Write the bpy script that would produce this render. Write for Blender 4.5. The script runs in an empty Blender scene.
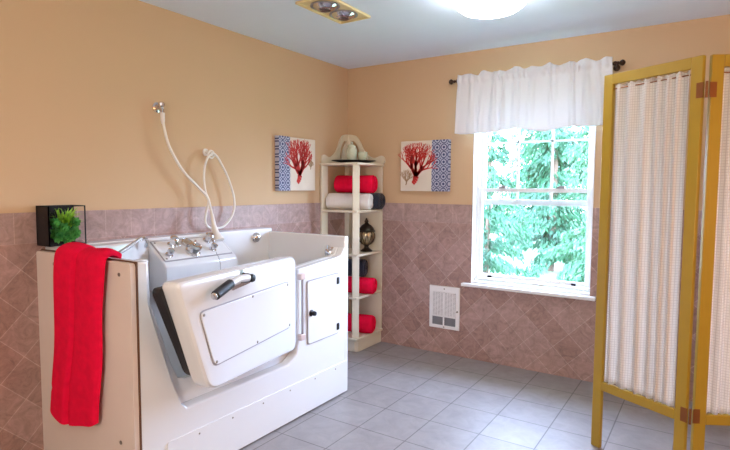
import bpy, bmesh, math, random
from mathutils import Vector, Matrix
PI = math.pi
sc = bpy.context.scene
C = sc.collection
H = 2.44

# ------------------------------------------------------------------ materials
def new_mat(name):
    m = bpy.data.materials.new(name); m.use_nodes = True
    nt = m.node_tree
    return m, nt, nt.nodes['Principled BSDF']

def N(nt, typ, **kw):
    n = nt.nodes.new(typ)
    for k, v in kw.items():
        if k in n.inputs: n.inputs[k].default_value = v
        else: setattr(n, k, v)
    return n

def coords(nt, loc=(0, 0, 0), rot=(0, 0, 0), scale=(1, 1, 1), src='Object'):
    tc = N(nt, 'ShaderNodeTexCoord')
    mp = N(nt, 'ShaderNodeMapping')
    mp.inputs['Location'].default_value = loc
    mp.inputs['Rotation'].default_value = rot
    mp.inputs['Scale'].default_value = scale
    nt.links.new(tc.outputs[src], mp.inputs['Vector'])
    return mp.outputs['Vector']

def basic(name, col, rough=0.5, metal=0.0, var=0.06, nscale=9.0, bump=0.0, bscale=120.0, spec=0.5, sheen=0.0, coat=0.0, sss=0.0):
    m, nt, b = new_mat(name)
    b.inputs['Roughness'].default_value = rough
    b.inputs['Metallic'].default_value = metal
    b.inputs['Specular IOR Level'].default_value = spec
    b.inputs['Sheen Weight'].default_value = sheen
    b.inputs['Coat Weight'].default_value = coat
    v = coords(nt)
    no = N(nt, 'ShaderNodeTexNoise', Scale=nscale, Detail=4.0)
    nt.links.new(v, no.inputs['Vector'])
    mx = N(nt, 'ShaderNodeMix', data_type='RGBA')
    mx.inputs['A'].default_value = (*[c * (1 - var) for c in col], 1)
    mx.inputs['B'].default_value = (*[min(1, c * (1 + var)) for c in col], 1)
    nt.links.new(no.outputs['Fac'], mx.inputs['Factor'])
    nt.links.new(mx.outputs['Result'], b.inputs['Base Color'])
    if bump:
        n2 = N(nt, 'ShaderNodeTexNoise', Scale=bscale, Detail=3.0)
        nt.links.new(v, n2.inputs['Vector'])
        bp = N(nt, 'ShaderNodeBump', Strength=bump, Distance=0.004)
        nt.links.new(n2.outputs['Fac'], bp.inputs['Height'])
        nt.links.new(bp.outputs['Normal'], b.inputs['Normal'])
    return m

def emission(name, col, strength):
    m, nt, b = new_mat(name)
    b.inputs['Base Color'].default_value = (.9, .88, .82, 1)
    b.inputs['Emission Color'].default_value = (*col, 1)
    b.inputs['Emission Strength'].default_value = strength
    b.inputs['Roughness'].default_value = .4
    return m

def brick_nodes(nt, vec, size, c1, c2, grout, mortar):
    br = N(nt, 'ShaderNodeTexBrick', offset=0.0, squash=1.0)
    br.inputs['Color1'].default_value = (*c1, 1)
    br.inputs['Color2'].default_value = (*c2, 1)
    br.inputs['Mortar'].default_value = (*grout, 1)
    br.inputs['Scale'].default_value = 1.0
    br.inputs['Mortar Size'].default_value = mortar
    br.inputs['Mortar Smooth'].default_value = .2
    br.inputs['Brick Width'].default_value = size
    br.inputs['Row Height'].default_value = size
    nt.links.new(vec, br.inputs['Vector'])
    return br

def mottle(nt, col_socket, vec, scale, lo, hi, detail=6.0, rough=.65, dist=0.8):
    no = N(nt, 'ShaderNodeTexNoise', Scale=scale, Detail=detail, Roughness=rough, Distortion=dist)
    nt.links.new(vec, no.inputs['Vector'])
    mr = N(nt, 'ShaderNodeMapRange')
    mr.inputs['From Min'].default_value = .3; mr.inputs['From Max'].default_value = .7
    mr.inputs['To Min'].default_value = lo; mr.inputs['To Max'].default_value = hi
    nt.links.new(no.outputs['Fac'], mr.inputs['Value'])
    mx = N(nt, 'ShaderNodeMix', data_type='RGBA', blend_type='MULTIPLY')
    mx.inputs['Factor'].default_value = 1.0
    nt.links.new(col_socket, mx.inputs['A'])
    nt.links.new(mr.outputs['Result'], mx.inputs['B'])
    return mx.outputs['Result'], no.outputs['Fac']

def floor_mat():
    m, nt, b = new_mat('floor_tile')
    v = coords(nt, loc=(-0.8527, 0.6105, 0))
    br = brick_nodes(nt, v, .3056, (.31, .28, .275), (.28, .252, .248), (.15, .13, .125), .0036)
    v2 = coords(nt)
    col, f = mottle(nt, br.outputs['Color'], v2, 9.0, .86, 1.1)
    nt.links.new(col, b.inputs['Base Color'])
    b.inputs['Roughness'].default_value = .48; b.inputs['Specular IOR Level'].default_value = .35
    bp = N(nt, 'ShaderNodeBump', Strength=.35, Distance=.004, invert=True)
    nt.links.new(br.outputs['Fac'], bp.inputs['Height'])
    n2 = N(nt, 'ShaderNodeTexNoise', Scale=18.0, Detail=5.0)
    nt.links.new(v2, n2.inputs['Vector'])
    bp2 = N(nt, 'ShaderNodeBump', Strength=.12, Distance=.006)
    nt.links.new(n2.outputs['Fac'], bp2.inputs['Height'])
    nt.links.new(bp.outputs['Normal'], bp2.inputs['Normal'])
    nt.links.new(bp2.outputs['Normal'], b.inputs['Normal'])
    return m

def wall_tile_mat(name, axis):
    # axis 'x': wall in the xz plane (back wall); axis 'y': wall in the yz plane (left wall)
    m, nt, b = new_mat(name)
    tc = N(nt, 'ShaderNodeTexCoord')
    sp = N(nt, 'ShaderNodeSeparateXYZ'); nt.links.new(tc.outputs['Object'], sp.inputs['Vector'])
    cb = N(nt, 'ShaderNodeCombineXYZ')
    nt.links.new(sp.outputs['X' if axis == 'x' else 'Y'], cb.inputs['X'])
    nt.links.new(sp.outputs['Z'], cb.inputs['Y'])
    def mapped(loc, rot):
        a = N(nt, 'ShaderNodeMapping')
        a.inputs['Location'].default_value = loc
        nt.links.new(cb.outputs['Vector'], a.inputs['Vector'])
        r = N(nt, 'ShaderNodeMapping')
        r.inputs['Rotation'].default_value = (0, 0, rot)
        nt.links.new(a.outputs['Vector'], r.inputs['Vector'])
        return r.outputs['Vector']
    c1, c2, g = (.43, .275, .245), (.34, .20, .17), (.53, .38, .33)
    vd = mapped((-1.435, -.211, 0), PI / 4)
    vb = mapped((-.434 + .153 * 3, -1.0905, 0), 0)
    d = brick_nodes(nt, vd, .1523, c1, c2, g, .0021)
    e = brick_nodes(nt, vb, .1535, (.43, .295, .27), (.40, .27, .245), g, .0021)
    gt = N(nt, 'ShaderNodeMath', operation='GREATER_THAN'); gt.inputs[1].default_value = 1.0905
    nt.links.new(sp.outputs['Z'], gt.inputs[0])
    mx = N(nt, 'ShaderNodeMix', data_type='RGBA')
    nt.links.new(gt.outputs[0], mx.inputs['Factor'])
    nt.links.new(d.outputs['Color'], mx.inputs['A']); nt.links.new(e.outputs['Color'], mx.inputs['B'])
    mf = N(nt, 'ShaderNodeMix', data_type='FLOAT')
    nt.links.new(gt.outputs[0], mf.inputs['Factor'])
    nt.links.new(d.outputs['Fac'], mf.inputs['A']); nt.links.new(e.outputs['Fac'], mf.inputs['B'])
    col, f = mottle(nt, mx.outputs['Result'], cb.outputs['Vector'], 14.0, .62, 1.2, detail=8, rough=.7, dist=1.6)
    # fine pale veins in the ceramic
    vo = N(nt, 'ShaderNodeTexNoise', Scale=22.0, Detail=2.0, Distortion=2.5)
    nt.links.new(cb.outputs['Vector'], vo.inputs['Vector'])
    rp = N(nt, 'ShaderNodeValToRGB')
    rp.color_ramp.elements[0].position = .485; rp.color_ramp.elements[0].color = (0, 0, 0, 1)
    rp.color_ramp.elements[1].position = .5; rp.color_ramp.elements[1].color = (.38, .38, .38, 1)
    e3 = rp.color_ramp.elements.new(.515); e3.color = (0, 0, 0, 1)
    nt.links.new(vo.outputs['Fac'], rp.inputs['Fac'])
    m3 = N(nt, 'ShaderNodeMix', data_type='RGBA')
    nt.links.new(rp.outputs['Color'], m3.inputs['Factor'])
    nt.links.new(col, m3.inputs['A']); m3.inputs['B'].default_value = (.45, .32, .255, 1)
    nt.links.new(m3.outputs['Result'], b.inputs['Base Color'])
    b.inputs['Roughness'].default_value = .42
    bp = N(nt, 'ShaderNodeBump', Strength=.4, Distance=.003, invert=True)
    nt.links.new(mf.outputs['Result'], bp.inputs['Height'])
    bp2 = N(nt, 'ShaderNodeBump', Strength=.15, Distance=.004)
    nt.links.new(f, bp2.inputs['Height']); nt.links.new(bp.outputs['Normal'], bp2.inputs['Normal'])
    nt.links.new(bp2.outputs['Normal'], b.inputs['Normal'])
    return m

def waffle_mat():
    # white waffle-weave cotton: faint grid of threads, light shines through
    m, nt, b = new_mat('waffle_weave_cotton')
    tc = N(nt, 'ShaderNodeTexCoord')
    br = brick_nodes(nt, tc.outputs['UV'], .0125, (.86, .83, .80), (.84, .81, .78), (.68, .64, .62), .0014)
    nt.links.new(br.outputs['Color'], b.inputs['Base Color'])
    b.inputs['Roughness'].default_value = .9
    b.inputs['Sheen Weight'].default_value = .1
    bp = N(nt, 'ShaderNodeBump', Strength=.4, Distance=.002, invert=True)
    nt.links.new(br.outputs['Fac'], bp.inputs['Height'])
    nt.links.new(bp.outputs['Normal'], b.inputs['Normal'])
    tr = N(nt, 'ShaderNodeBsdfTranslucent'); nt.links.new(br.outputs['Color'], tr.inputs['Color'])
    mx = N(nt, 'ShaderNodeMixShader'); mx.inputs[0].default_value = .4
    out = nt.nodes['Material Output']
    nt.links.new(b.outputs[0], mx.inputs[1]); nt.links.new(tr.outputs[0], mx.inputs[2])
    nt.links.new(mx.outputs[0], out.inputs['Surface'])
    return m

def sheer_mat():
    m, nt, b = new_mat('white_voile')
    v = coords(nt)
    no = N(nt, 'ShaderNodeTexNoise', Scale=300.0, Detail=2.0); nt.links.new(v, no.inputs['Vector'])
    mx0 = N(nt, 'ShaderNodeMix', data_type='RGBA')
    mx0.inputs['A'].default_value = (.74, .74, .76, 1); mx0.inputs['B'].default_value = (.82, .82, .83, 1)
    nt.links.new(no.outputs['Fac'], mx0.inputs['Factor'])
    nt.links.new(mx0.outputs['Result'], b.inputs['Base Color'])
    b.inputs['Roughness'].default_value = .85
    tr = N(nt, 'ShaderNodeBsdfTranslucent'); tr.inputs['Color'].default_value = (.9, .9, .92, 1)
    mx = N(nt, 'ShaderNodeMixShader'); mx.inputs[0].default_value = .14
    out = nt.nodes['Material Output']
    nt.links.new(b.outputs[0], mx.inputs[1]); nt.links.new(tr.outputs[0], mx.inputs[2])
    nt.links.new(mx.outputs[0], out.inputs['Surface'])
    return m

def leaf_mat(name, c1, c2, scale=3.0, trans=.35):
    m, nt, b = new_mat(name)
    v = coords(nt)
    no = N(nt, 'ShaderNodeTexNoise', Scale=scale, Detail=3.0); nt.links.new(v, no.inputs['Vector'])
    rp = N(nt, 'ShaderNodeValToRGB')
    rp.color_ramp.elements[0].position = .35; rp.color_ramp.elements[0].color = (*c1, 1)
    rp.color_ramp.elements[1].position = .65; rp.color_ramp.elements[1].color = (*c2, 1)
    nt.links.new(no.outputs['Fac'], rp.inputs['Fac'])
    nt.links.new(rp.outputs['Color'], b.inputs['Base Color'])
    b.inputs['Roughness'].default_value = .55
    tr = N(nt, 'ShaderNodeBsdfTranslucent'); nt.links.new(rp.outputs['Color'], tr.inputs['Color'])
    mx = N(nt, 'ShaderNodeMixShader'); mx.inputs[0].default_value = trans
    out = nt.nodes['Material Output']
    nt.links.new(b.outputs[0], mx.inputs[1]); nt.links.new(tr.outputs[0], mx.inputs[2])
    nt.links.new(mx.outputs[0], out.inputs['Surface'])
    return m

def pane_mat():
    m, nt, b = new_mat('window_glass')
    nt.nodes.remove(b)
    t = N(nt, 'ShaderNodeBsdfTransparent'); t.inputs['Color'].default_value = (.95, .97, .98, 1)
    g = N(nt, 'ShaderNodeBsdfGlossy', Roughness=.02)
    mx = N(nt, 'ShaderNodeMixShader'); mx.inputs[0].default_value = .05
    nt.links.new(t.outputs[0], mx.inputs[1]); nt.links.new(g.outputs[0], mx.inputs[2])
    nt.links.new(mx.outputs[0], nt.nodes['Material Output'].inputs['Surface'])
    return m

def border_mat(name, axis):
    # navy lattice of rings and links printed on pale blue grey
    m, nt, b = new_mat(name)
    tc = N(nt, 'ShaderNodeTexCoord')
    sp = N(nt, 'ShaderNodeSeparateXYZ'); nt.links.new(tc.outputs['Object'], sp.inputs['Vector'])
    cb = N(nt, 'ShaderNodeCombineXYZ')
    nt.links.new(sp.outputs[axis], cb.inputs['X']); nt.links.new(sp.outputs['Z'], cb.inputs['Y'])
    vo = N(nt, 'ShaderNodeTexVoronoi', Scale=16.9, Randomness=0.0)
    vo.voronoi_dimensions = '2D'
    nt.links.new(cb.outputs['Vector'], vo.inputs['Vector'])
    rp = N(nt, 'ShaderNodeValToRGB')
    cr = rp.color_ramp
    navy, pale = (.035, .045, .13, 1), (.42, .44, .56, 1)
    cr.elements[0].position = 0; cr.elements[0].color = navy
    cr.elements[1].position = 1; cr.elements[1].color = navy
    for p_, c_ in ((.15, navy), (.2, pale), (.34, pale), (.38, navy), (.47, navy), (.5, pale), (.6, pale), (.64, navy)):
        e = cr.elements.new(p_); e.color = c_
    nt.links.new(vo.outputs['Distance'], rp.inputs['Fac'])
    nt.links.new(rp.outputs['Color'], b.inputs['Base Color'])
    b.inputs['Roughness'].default_value = .8
    return m

M = dict(
    paint=basic('tan_wall_paint', (.59, .405, .24), .75, var=.03, nscale=2.0, bump=.08, bscale=90),
    ceiling=basic('ceiling_daylight_tint', (.74, .83, .97), .9, var=.02, bump=.1, bscale=60),  # blue cast of the daylight is mixed into this base colour
    floor=floor_mat(),
    tile_back=wall_tile_mat('back_wall_tile', 'x'), tile_left=wall_tile_mat('left_wall_tile', 'y'),
    acrylic=basic('white_acrylic', (.75, .765, .785), .22, var=.015, nscale=3, coat=.3),
    cream_panel=basic('cream_end_panel', (.70, .59, .53), .5, var=.02),
    brown_edge=basic('brown_edge', (.13, .06, .03), .6),
    black_rubber=basic('black_rubber', (.012, .012, .015), .55),
    gap=basic('grey_seam', (.32, .31, .33), .6),
    chrome=basic('chrome', (.72, .72, .74), .14, metal=1.0, var=.02),
    steel=basic('dull_screw', (.28, .25, .22), .4, metal=.8),
    hose=basic('white_hose', (.78, .74, .68), .4, var=.03),
    hinge_block=basic('pinkish_plastic', (.62, .50, .47), .45),
    black_plastic=basic('black_plastic', (.009, .009, .011), .45, spec=.25),
    red=basic('coral_red_terry', (.88, .006, .052), .95, var=.2, nscale=30, bump=1.0, bscale=420, spec=.1),
    white_terry=basic('white_terry', (.78, .74, .72), .95, var=.06, nscale=40, bump=.8, bscale=380, sheen=.2),
    navy=basic('navy_terry', (.012, .013, .028), .95, var=.25, nscale=40, bump=.8, bscale=380, sheen=.2),
    shelf=basic('cream_shelf_paint', (.72, .65, .51), .5, var=.03),
    olive=basic('olive_gold_paint', (.36, .235, .018), .42, var=.08, nscale=14),
    brass=basic('aged_brass', (.26, .10, .035), .4, metal=.7, var=.12),
    bronze=basic('dark_bronze', (.045, .022, .012), .4, metal=.7, var=.15),
    vinyl=basic('white_vinyl', (.80, .80, .82), .35, var=.02),
    sill=basic('white_sill_paint', (.82, .82, .84), .35, var=.02),
    waffle=waffle_mat(), voile=sheer_mat(), pane=pane_mat(),
    canvas=basic('cream_canvas', (.70, .62, .52), .85, var=.07, nscale=10, bump=.2, bscale=300),
    coral=basic('coral_ink', (.56, .035, .03), .8, var=.1), tan_ink=basic('tan_ink', (.42, .27, .16), .8),
    border_x=border_mat('navy_lattice_x', 'X'), border_y=border_mat('navy_lattice_y', 'Y'),
    heater=basic('white_enamel', (.80, .79, .80), .4, var=.02), dark_louver=basic('grey_louver', (.20, .20, .22), .5),
    ivory=basic('ivory_enamel', (.78, .66, .36), .35, var=.03),
    bulb=basic('silvered_bulb', (.62, .60, .60), .12, metal=1.0), bulb_face=basic('dark_bulb_glass', (.10, .07, .07), .08),
    celadon=basic('pale_celadon_glaze', (.55, .60, .46), .2, var=.04, coat=.4),
    lantern=basic('blackened_lantern_metal', (.05, .035, .025), .35, metal=.8, var=.3),
    lantern_glass=basic('amber_silver_glass', (.42, .33, .20), .2, metal=.5, var=.45, nscale=45),
    blade=leaf_mat('grassy_leaf', (.16, .44, .03), (.45, .75, .08), 20), leaf=leaf_mat('waxy_leaf', (.03, .22, .05), (.20, .60, .15), 30),
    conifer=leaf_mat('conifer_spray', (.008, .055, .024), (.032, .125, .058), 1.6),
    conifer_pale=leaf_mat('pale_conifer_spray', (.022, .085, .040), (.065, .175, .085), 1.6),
    bark=basic('bark', (.10, .06, .04), .9, var=.3), pale_bark=basic('pale_bark', (.55, .52, .47), .9, var=.2),
    grass=basic('lawn', (.12, .22, .10), .95, var=.3, nscale=3),
    eave_mat=basic('added_eave', (.55, .52, .47), .8),
    dome=emission('lamp_dome', (.96, .97, 1.0), 19.0),
    label_green=basic('green_sticker', (.36, .47, .44), .5),
)

# ------------------------------------------------------------------ mesh builder
class MB:
    def __init__(self): self.bm = bmesh.new()
    def _add(self, verts, faces, T=None):
        vs = [self.bm.verts.new(T @ Vector(v) if T else Vector(v)) for v in verts]
        out = []
        for f in faces:
            try: out.append(self.bm.faces.new([vs[i] for i in f]))
            except ValueError: pass
        return vs, out
    def box(self, x0, x1, y0, y1, z0, z1, T=None):
        v = [(x, y, z) for x in (x0, x1) for y in (y0, y1) for z in (z0, z1)]
        self._add(v, [(0, 1, 3, 2), (4, 6, 7, 5), (0, 4, 5, 1), (2, 3, 7, 6), (0, 2, 6, 4), (1, 5, 7, 3)], T)
        return self
    def prism(self, poly, axis, lo, hi, T=None, poly_hi=None):
        # poly: 2D outline; axis 0/1/2 extrusion; the other two coords in order
        def mk(p, a):
            q = [p[0], p[1]]; q.insert(axis, a); return q
        n = len(poly); ph = poly_hi or poly
        v = [mk(p, lo) for p in poly] + [mk(p, hi) for p in ph]
        vs, _ = self._add(v, [(i, (i + 1) % n, n + (i + 1) % n, n + i) for i in range(n)], T)
        caps = [self.bm.faces.new(vs[:n][::-1]), self.bm.faces.new(vs[n:])]
        for c in caps: c.normal_update()
        bmesh.ops.triangulate(self.bm, faces=caps)
        return self
    def loft(self, rings, closed=True, cap=True, T=None):
        n = len(rings[0]); v = [p for r in rings for p in r]; f = []
        for k in range(len(rings) - 1):
            for i in range(n if closed else n - 1):
                j = (i + 1) % n
                f.append((k * n + i, k * n + j, (k + 1) * n + j, (k + 1) * n + i))
        vs, _ = self._add(v, f, T)
        if cap and closed:
            for ring in (vs[:n][::-1], vs[-n:]):
                try: self.bm.faces.new(ring)
                except ValueError: pass
        return self
    def tube(self, pts, r, n=10, T=None, cap=True):
        pts = [Vector(p) for p in pts]
        rad = r if isinstance(r, (list, tuple)) else [r] * len(pts)
        rings = []; prev = None
        for i, p in enumerate(pts):
            d = (pts[min(i + 1, len(pts) - 1)] - pts[max(i - 1, 0)]).normalized()
            if prev is None:
                a = Vector((0, 0, 1)) if abs(d.z) < .9 else Vector((1, 0, 0))
                u = d.cross(a).normalized()
            else:
                u = (prev - d * prev.dot(d)).normalized()
            prev = u; w = d.cross(u)
            rings.append([p + (u * math.cos(2 * PI * k / n) + w * math.sin(2 * PI * k / n)) * rad[i] for k in range(n)])
        return self.loft(rings, True, cap, T)
    def lathe(self, prof, c=(0, 0, 0), n=24, T=None):
        # prof: (radius, z) from bottom to top
        rings = [[(c[0] + max(r, 1e-4) * math.cos(2 * PI * k / n), c[1] + max(r, 1e-4) * math.sin(2 * PI * k / n), c[2] + z) for k in range(n)] for r, z in prof]
        return self.loft(rings, True, True, T)
    def sphere(self, c, r, n=12, sq=(1, 1, 1)):
        prof = [(math.sin(PI * k / n), -math.cos(PI * k / n)) for k in range(n + 1)]
        rings = [[(c[0] + r * sq[0] * max(a, 1e-4) * math.cos(2 * PI * k / (2 * n)), c[1] + r * sq[1] * max(a, 1e-4) * math.sin(2 * PI * k / (2 * n)), c[2] + r * sq[2] * z) for k in range(2 * n)] for a, z in prof]
        return self.loft(rings)
    def quad(self, a, b, c, d): self._add([a, b, c, d], [(0, 1, 2, 3)]); return self
    def build(self, name, mat, parent=None, bevel=0, seg=2, angle=35, loc=None, solidify=0, flat=False, subsurf=0, uv=None):
        bm = self.bm
        bmesh.ops.recalc_face_normals(bm, faces=bm.faces)
        off = Vector((0, 0, 0))
        o = parent
        while o is not None: off += o.location; o = o.parent
        if loc: off = off + (Vector(loc) - off)
        if off.length: bmesh.ops.translate(bm, verts=bm.verts, vec=-off)
        me = bpy.data.meshes.new(name); bm.to_mesh(me); bm.free()
        me.materials.append(mat)
        if not flat:
            me.shade_smooth(); me.set_sharp_from_angle(angle=math.radians(angle))
        ob = bpy.data.objects.new(name, me); C.objects.link(ob)
        if loc: ob.location = loc
        if parent: ob.parent = parent
        if uv:
            lay = me.uv_layers.new(name='UVMap')
            for lp in me.loops: lay.data[lp.index].uv = uv[lp.vertex_index]
        if solidify:
            s = ob.modifiers.new('thickness', 'SOLIDIFY'); s.thickness = solidify; s.offset = 0
        if bevel:
            b = ob.modifiers.new('bevel', 'BEVEL'); b.width = bevel; b.segments = seg; b.limit_method = 'ANGLE'; b.angle_limit = math.radians(40)
            b.harden_normals = False
        if subsurf:
            s = ob.modifiers.new('sub', 'SUBSURF'); s.levels = subsurf; s.render_levels = subsurf
        return ob

def thing(name, label, cat, loc=(0, 0, 0), group=None):
    o = bpy.data.objects.new(name, None); C.objects.link(o)
    o.location = loc; o.empty_display_size = .1
    o['label'] = label; o['category'] = cat
    if group: o['group'] = group
    return o
def tag(o, label, cat, group=None):
    o['label'] = label; o['category'] = cat
    if group: o['group'] = group
    return o
def struct(o, label=None):
    o['kind'] = 'structure'
    return o
def spline(pts, n=8):
    pts = [Vector(p) for p in pts]; out = []
    P = [pts[0] * 2 - pts[1]] + pts + [pts[-1] * 2 - pts[-2]]
    for i in range(1, len(P) - 2):
        for k in range(n):
            t = k / n; a, b, c, d = P[i - 1], P[i], P[i + 1], P[i + 2]
            out.append(.5 * ((2 * b) + (c - a) * t + (2 * a - 5 * b + 4 * c - d) * t * t + (3 * b - a - 3 * c + d) * t ** 3))
    out.append(pts[-1]); return out
def rounded(poly, r, seg=5):
    # round the corners of a 2D polygon; r scalar or list
    out = []; n = len(poly)
    for i in range(n):
        p = Vector(poly[i]); a = Vector(poly[i - 1]); b = Vector(poly[(i + 1) % n])
        rr = r[i] if isinstance(r, (list, tuple)) else r
        if rr <= 0: out.append(tuple(p)); continue
        da, db = (a - p), (b - p); ra = min(rr, da.length * .45); rb = min(rr, db.length * .45)
        s, e = p + da.normalized() * ra, p + db.normalized() * rb
        for k in range(seg + 1):
            t = k / seg
            q = s * (1 - t) ** 2 + p * 2 * t * (1 - t) + e * t * t
            out.append((q.x, q.y))
    return out
def frame2(p0, p1):
    # matrix whose local z runs from p0 to p1, origin p0
    d = (Vector(p1) - Vector(p0)).normalized()
    q = d.to_track_quat('Z', 'Y')
    return Matrix.Translation(Vector(p0)) @ q.to_matrix().to_4x4()

random.seed(7)
RX, RY = 4.3, -6.1                                     # extent of the room
WX0, WX1, WZ0, WZ1 = 1.215, 2.108, .615, 2.12           # window opening

# ------------------------------------------------------------------ room shell
struct(MB().box(-.15, RX + .15, RY - .15, .14, -.12, 0).build('floor', M['floor']))
struct(MB().box(-.15, RX + .15, RY - .15, .14, H, H + .12).build('ceiling', M['ceiling']))
struct(MB().box(-.15, 0, RY, 0, 0, H).build('wall_left', M['paint']))
struct(MB().box(RX, RX + .15, RY, 0, 0, H).build('wall_right', M['paint']))
struct(MB().box(-.15, RX + .15, RY - .15, RY, 0, H).build('wall_front', M['paint']))
b = MB()
b.box(-.15, WX0, 0, .14, 0, H).box(WX1, RX + .15, 0, .14, 0, H).box(WX0, WX1, 0, .14, 0, WZ0).box(WX0, WX1, 0, .14, WZ1, H)
struct(b.build('wall_back', M['paint']))
TT = 1.2425
b = MB()
b.box(.008, WX0, -.008, 0, 0, TT).box(WX1, RX, -.008, 0, 0, TT).box(WX0, WX1, -.008, 0, 0, WZ0)
struct(b.build('trim_1', M['tile_back']))
struct(MB().box(0, .008, RY, 0, 0, TT).build('trim_2', M['tile_left']))
# unseen eave slab added to keep high sky off the near floor; lawn outside
struct(MB().box(-1, RX + 1, .14, .95, 2.42, 2.56).build('eave_sky_block', M['eave_mat']))
struct(MB().box(-14, 18, .14, 40, -.65, -.6).build('ground', M['grass']))

# ------------------------------------------------------------------ window
win = bpy.data.objects.new('window_1', None); C.objects.link(win); win['kind'] = 'structure'; win.location = (WX0, .08, WZ0)
b = MB()                                                # white painted reveal boards
b.box(WX0, WX0 + .006, -.004, .14, WZ0, WZ1).box(WX1 - .006, WX1, -.004, .14, WZ0, WZ1).box(WX0, WX1, 0, .14, WZ1 - .006, WZ1)
b.build('reveal', M['sill'], win)
FX0, FX1, FZ0, FZ1 = WX0 + .006, WX1 - .006, WZ0 + .02, WZ1 - .006
b = MB(); f = .022
b.box(FX0, FX0 + f, .065, .13, FZ0, FZ1).box(FX1 - f, FX1, .065, .13, FZ0, FZ1)
b.box(FX0 + f, FX1 - f, .065, .13, FZ0, FZ0 + .018).box(FX0 + f, FX1 - f, .065, .13, FZ1 - f, FZ1)
b.build('window_frame', M['vinyl'], win, bevel=.002)
sx0, sx1 = FX0 + f, FX1 - f
# upper sash (outer) with its grille
b = MB()
b.box(sx0, sx0 + .036, .102, .127, 1.245, FZ1 - f).box(sx1 - .036, sx1, .102, .127, 1.245, FZ1 - f)
b.box(sx0 + .036, sx1 - .036, .102, .127, 1.245, 1.288).box(sx0 + .036, sx1 - .036, .102, .127, FZ1 - f - .04, FZ1 - f)
up = b.build('sash', M['vinyl'], win, bevel=.002)
b = MB()
for k in (1, 2):
    x = sx0 + .036 + (sx1 - sx0 - .072) * k / 3
    b.box(x - .009, x + .009, .108, .116, 1.288, FZ1 - f - .04)
b.box(sx0 + .036, sx1 - .036, .108, .116, 1.722, 1.738)
b.build('muntin_grille', M['vinyl'], up)
MB().box(sx0 + .03, sx1 - .03, .117, .120, 1.28, FZ1 - f - .035).build('pane', M['pane'], up)
# lower sash (inner), raised by a hand's width
b = MB()
b.box(sx0, sx0 + .026, .070, .097, .66, 1.375).box(sx1 - .026, sx1, .070, .097, .66, 1.375)
b.box(sx0 + .026, sx1 - .026, .070, .097, 1.345, 1.375).box(sx0 + .026, sx1 - .026, .070, .097, .66, .69)
lo = b.build('sash', M['vinyl'], win, bevel=.002)
MB().box(sx0 + .02, sx1 - .02, .082, .085, .685, 1.35).build('pane', M['pane'], lo)
for x in (sx0 + .19, sx1 - .21):
    MB().box(x - .028, x + .028, .055, .085, 1.375, 1.388).box(x - .01, x + .03, .05, .066, 1.384, 1.396).build('latch', M['gap'], lo, bevel=.002)
for x in (sx0 + .10, sx1 - .10):
    MB().box(x - .016, x + .016, .056, .070, .664, .682).build('finger_latch', M['black_plastic'], lo, bevel=.003)
b = MB().box(1.148, 2.150, -.052, -.008, .592, .617).box(WX0, WX1, -.008, .066, .600, .6345)
sl = b.build('window_sill', M['sill'], win, bevel=.004)

# ------------------------------------------------------------------ valance and rod
rod = thing('curtain_rod', 'dark bronze curtain rod with knobbed ends above the window', 'curtain rod', (1.65, -.085, 2.205))
MB().tube([(1.075, -.085, 2.205), (2.245, -.085, 2.205)], .0085, 12).build('pole', M['bronze'], rod)
for s, x in ((-1, 1.075), (1, 2.245)):
    T = Matrix.Translation((x, -.085, 2.205)) @ Matrix.Rotation(s * PI / 2, 4, 'Y')
    MB().lathe([(.010, -.012), (.012, 0), (.008, .006), (.016, .014), (.021, .024), (.018, .034), (.008, .042), (0, .044)], n=16, T=T).build('finial', M['bronze'], rod)
for x in (1.105, 2.225):
    b = MB().tube([(x, 0, 2.19), (x, -.05, 2.195), (x, -.085, 2.193)], .007, 8).lathe([(.022, 0), (.022, .004), (.012, .008)], n=16, T=Matrix.Translation((x, 0, 2.19)) @ Matrix.Rotation(PI / 2, 4, 'X'))
    b.lathe([(.013, -.010), (.015, 0), (.013, .010)], n=12, T=Matrix.Translation((x, -.085, 2.205)) @ Matrix.Rotation(PI / 2, 4, 'Y'))
    b.build('bracket', M['bronze'], rod)
def valance():
    rnd = random.Random(3)
    x0, x1 = 1.115, 2.215; nx, nz = 190, 34
    ph = [rnd.uniform(0, 6.28) for _ in range(8)]
    b = MB(); rows = []
    for k in range(nz + 1):
        t = k / nz; row = []
        for i in range(nx + 1):
            u = i / nx
            z_top = 2.246 + .007 * math.sin(u * 31 + ph[0]) + .008 * math.sin(u * 57 + ph[1]) - .014 * math.exp(-((u - .15) / .012) ** 2) - .008 * math.exp(-((u - .80) / .01) ** 2)
            z_bot = 1.797 + .010 * math.sin(u * 14 + ph[2]) + .006 * math.sin(u * 23 + ph[3])
            z = z_top + (z_bot - z_top) * t
            gather = math.exp(-((z - 2.165) / .02) ** 2)
            fold = math.sin(u * 66 + 2.3 * math.sin(u * 9 + ph[4]) + ph[5])
            fine = math.sin(u * 150 + 3 * math.sin(u * 17 + ph[6]))
            hang = min(1, max(0, (2.17 - z) / .25))
            rodw = math.exp(-((z - 2.205) / .022) ** 2)
            y = -.088 - .014 * rodw - .010 * (1 - hang) + fold * (.007 + .010 * hang) * (1 - .5 * rodw) + fine * .010 * (1 - hang) - .022 * hang * (.55 + .45 * math.sin(u * 9.5 + ph[7]))
            y += .006 * gather
            xx = x0 + (x1 - x0) * (u + .008 * math.sin(u * 40 + ph[1])) - .016 * t * (1 - 2 * u)
            row.append((xx, min(y, -.098), z))
        rows.append(row)
    b.loft(rows, closed=False)
    return b
v = valance().build('window_valance', M['voile'], None, loc=(1.66, -.1, 1.8), solidify=.0015, angle=80)
tag(v, 'white gathered fabric valance hanging over the top of the window', 'valance')

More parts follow.
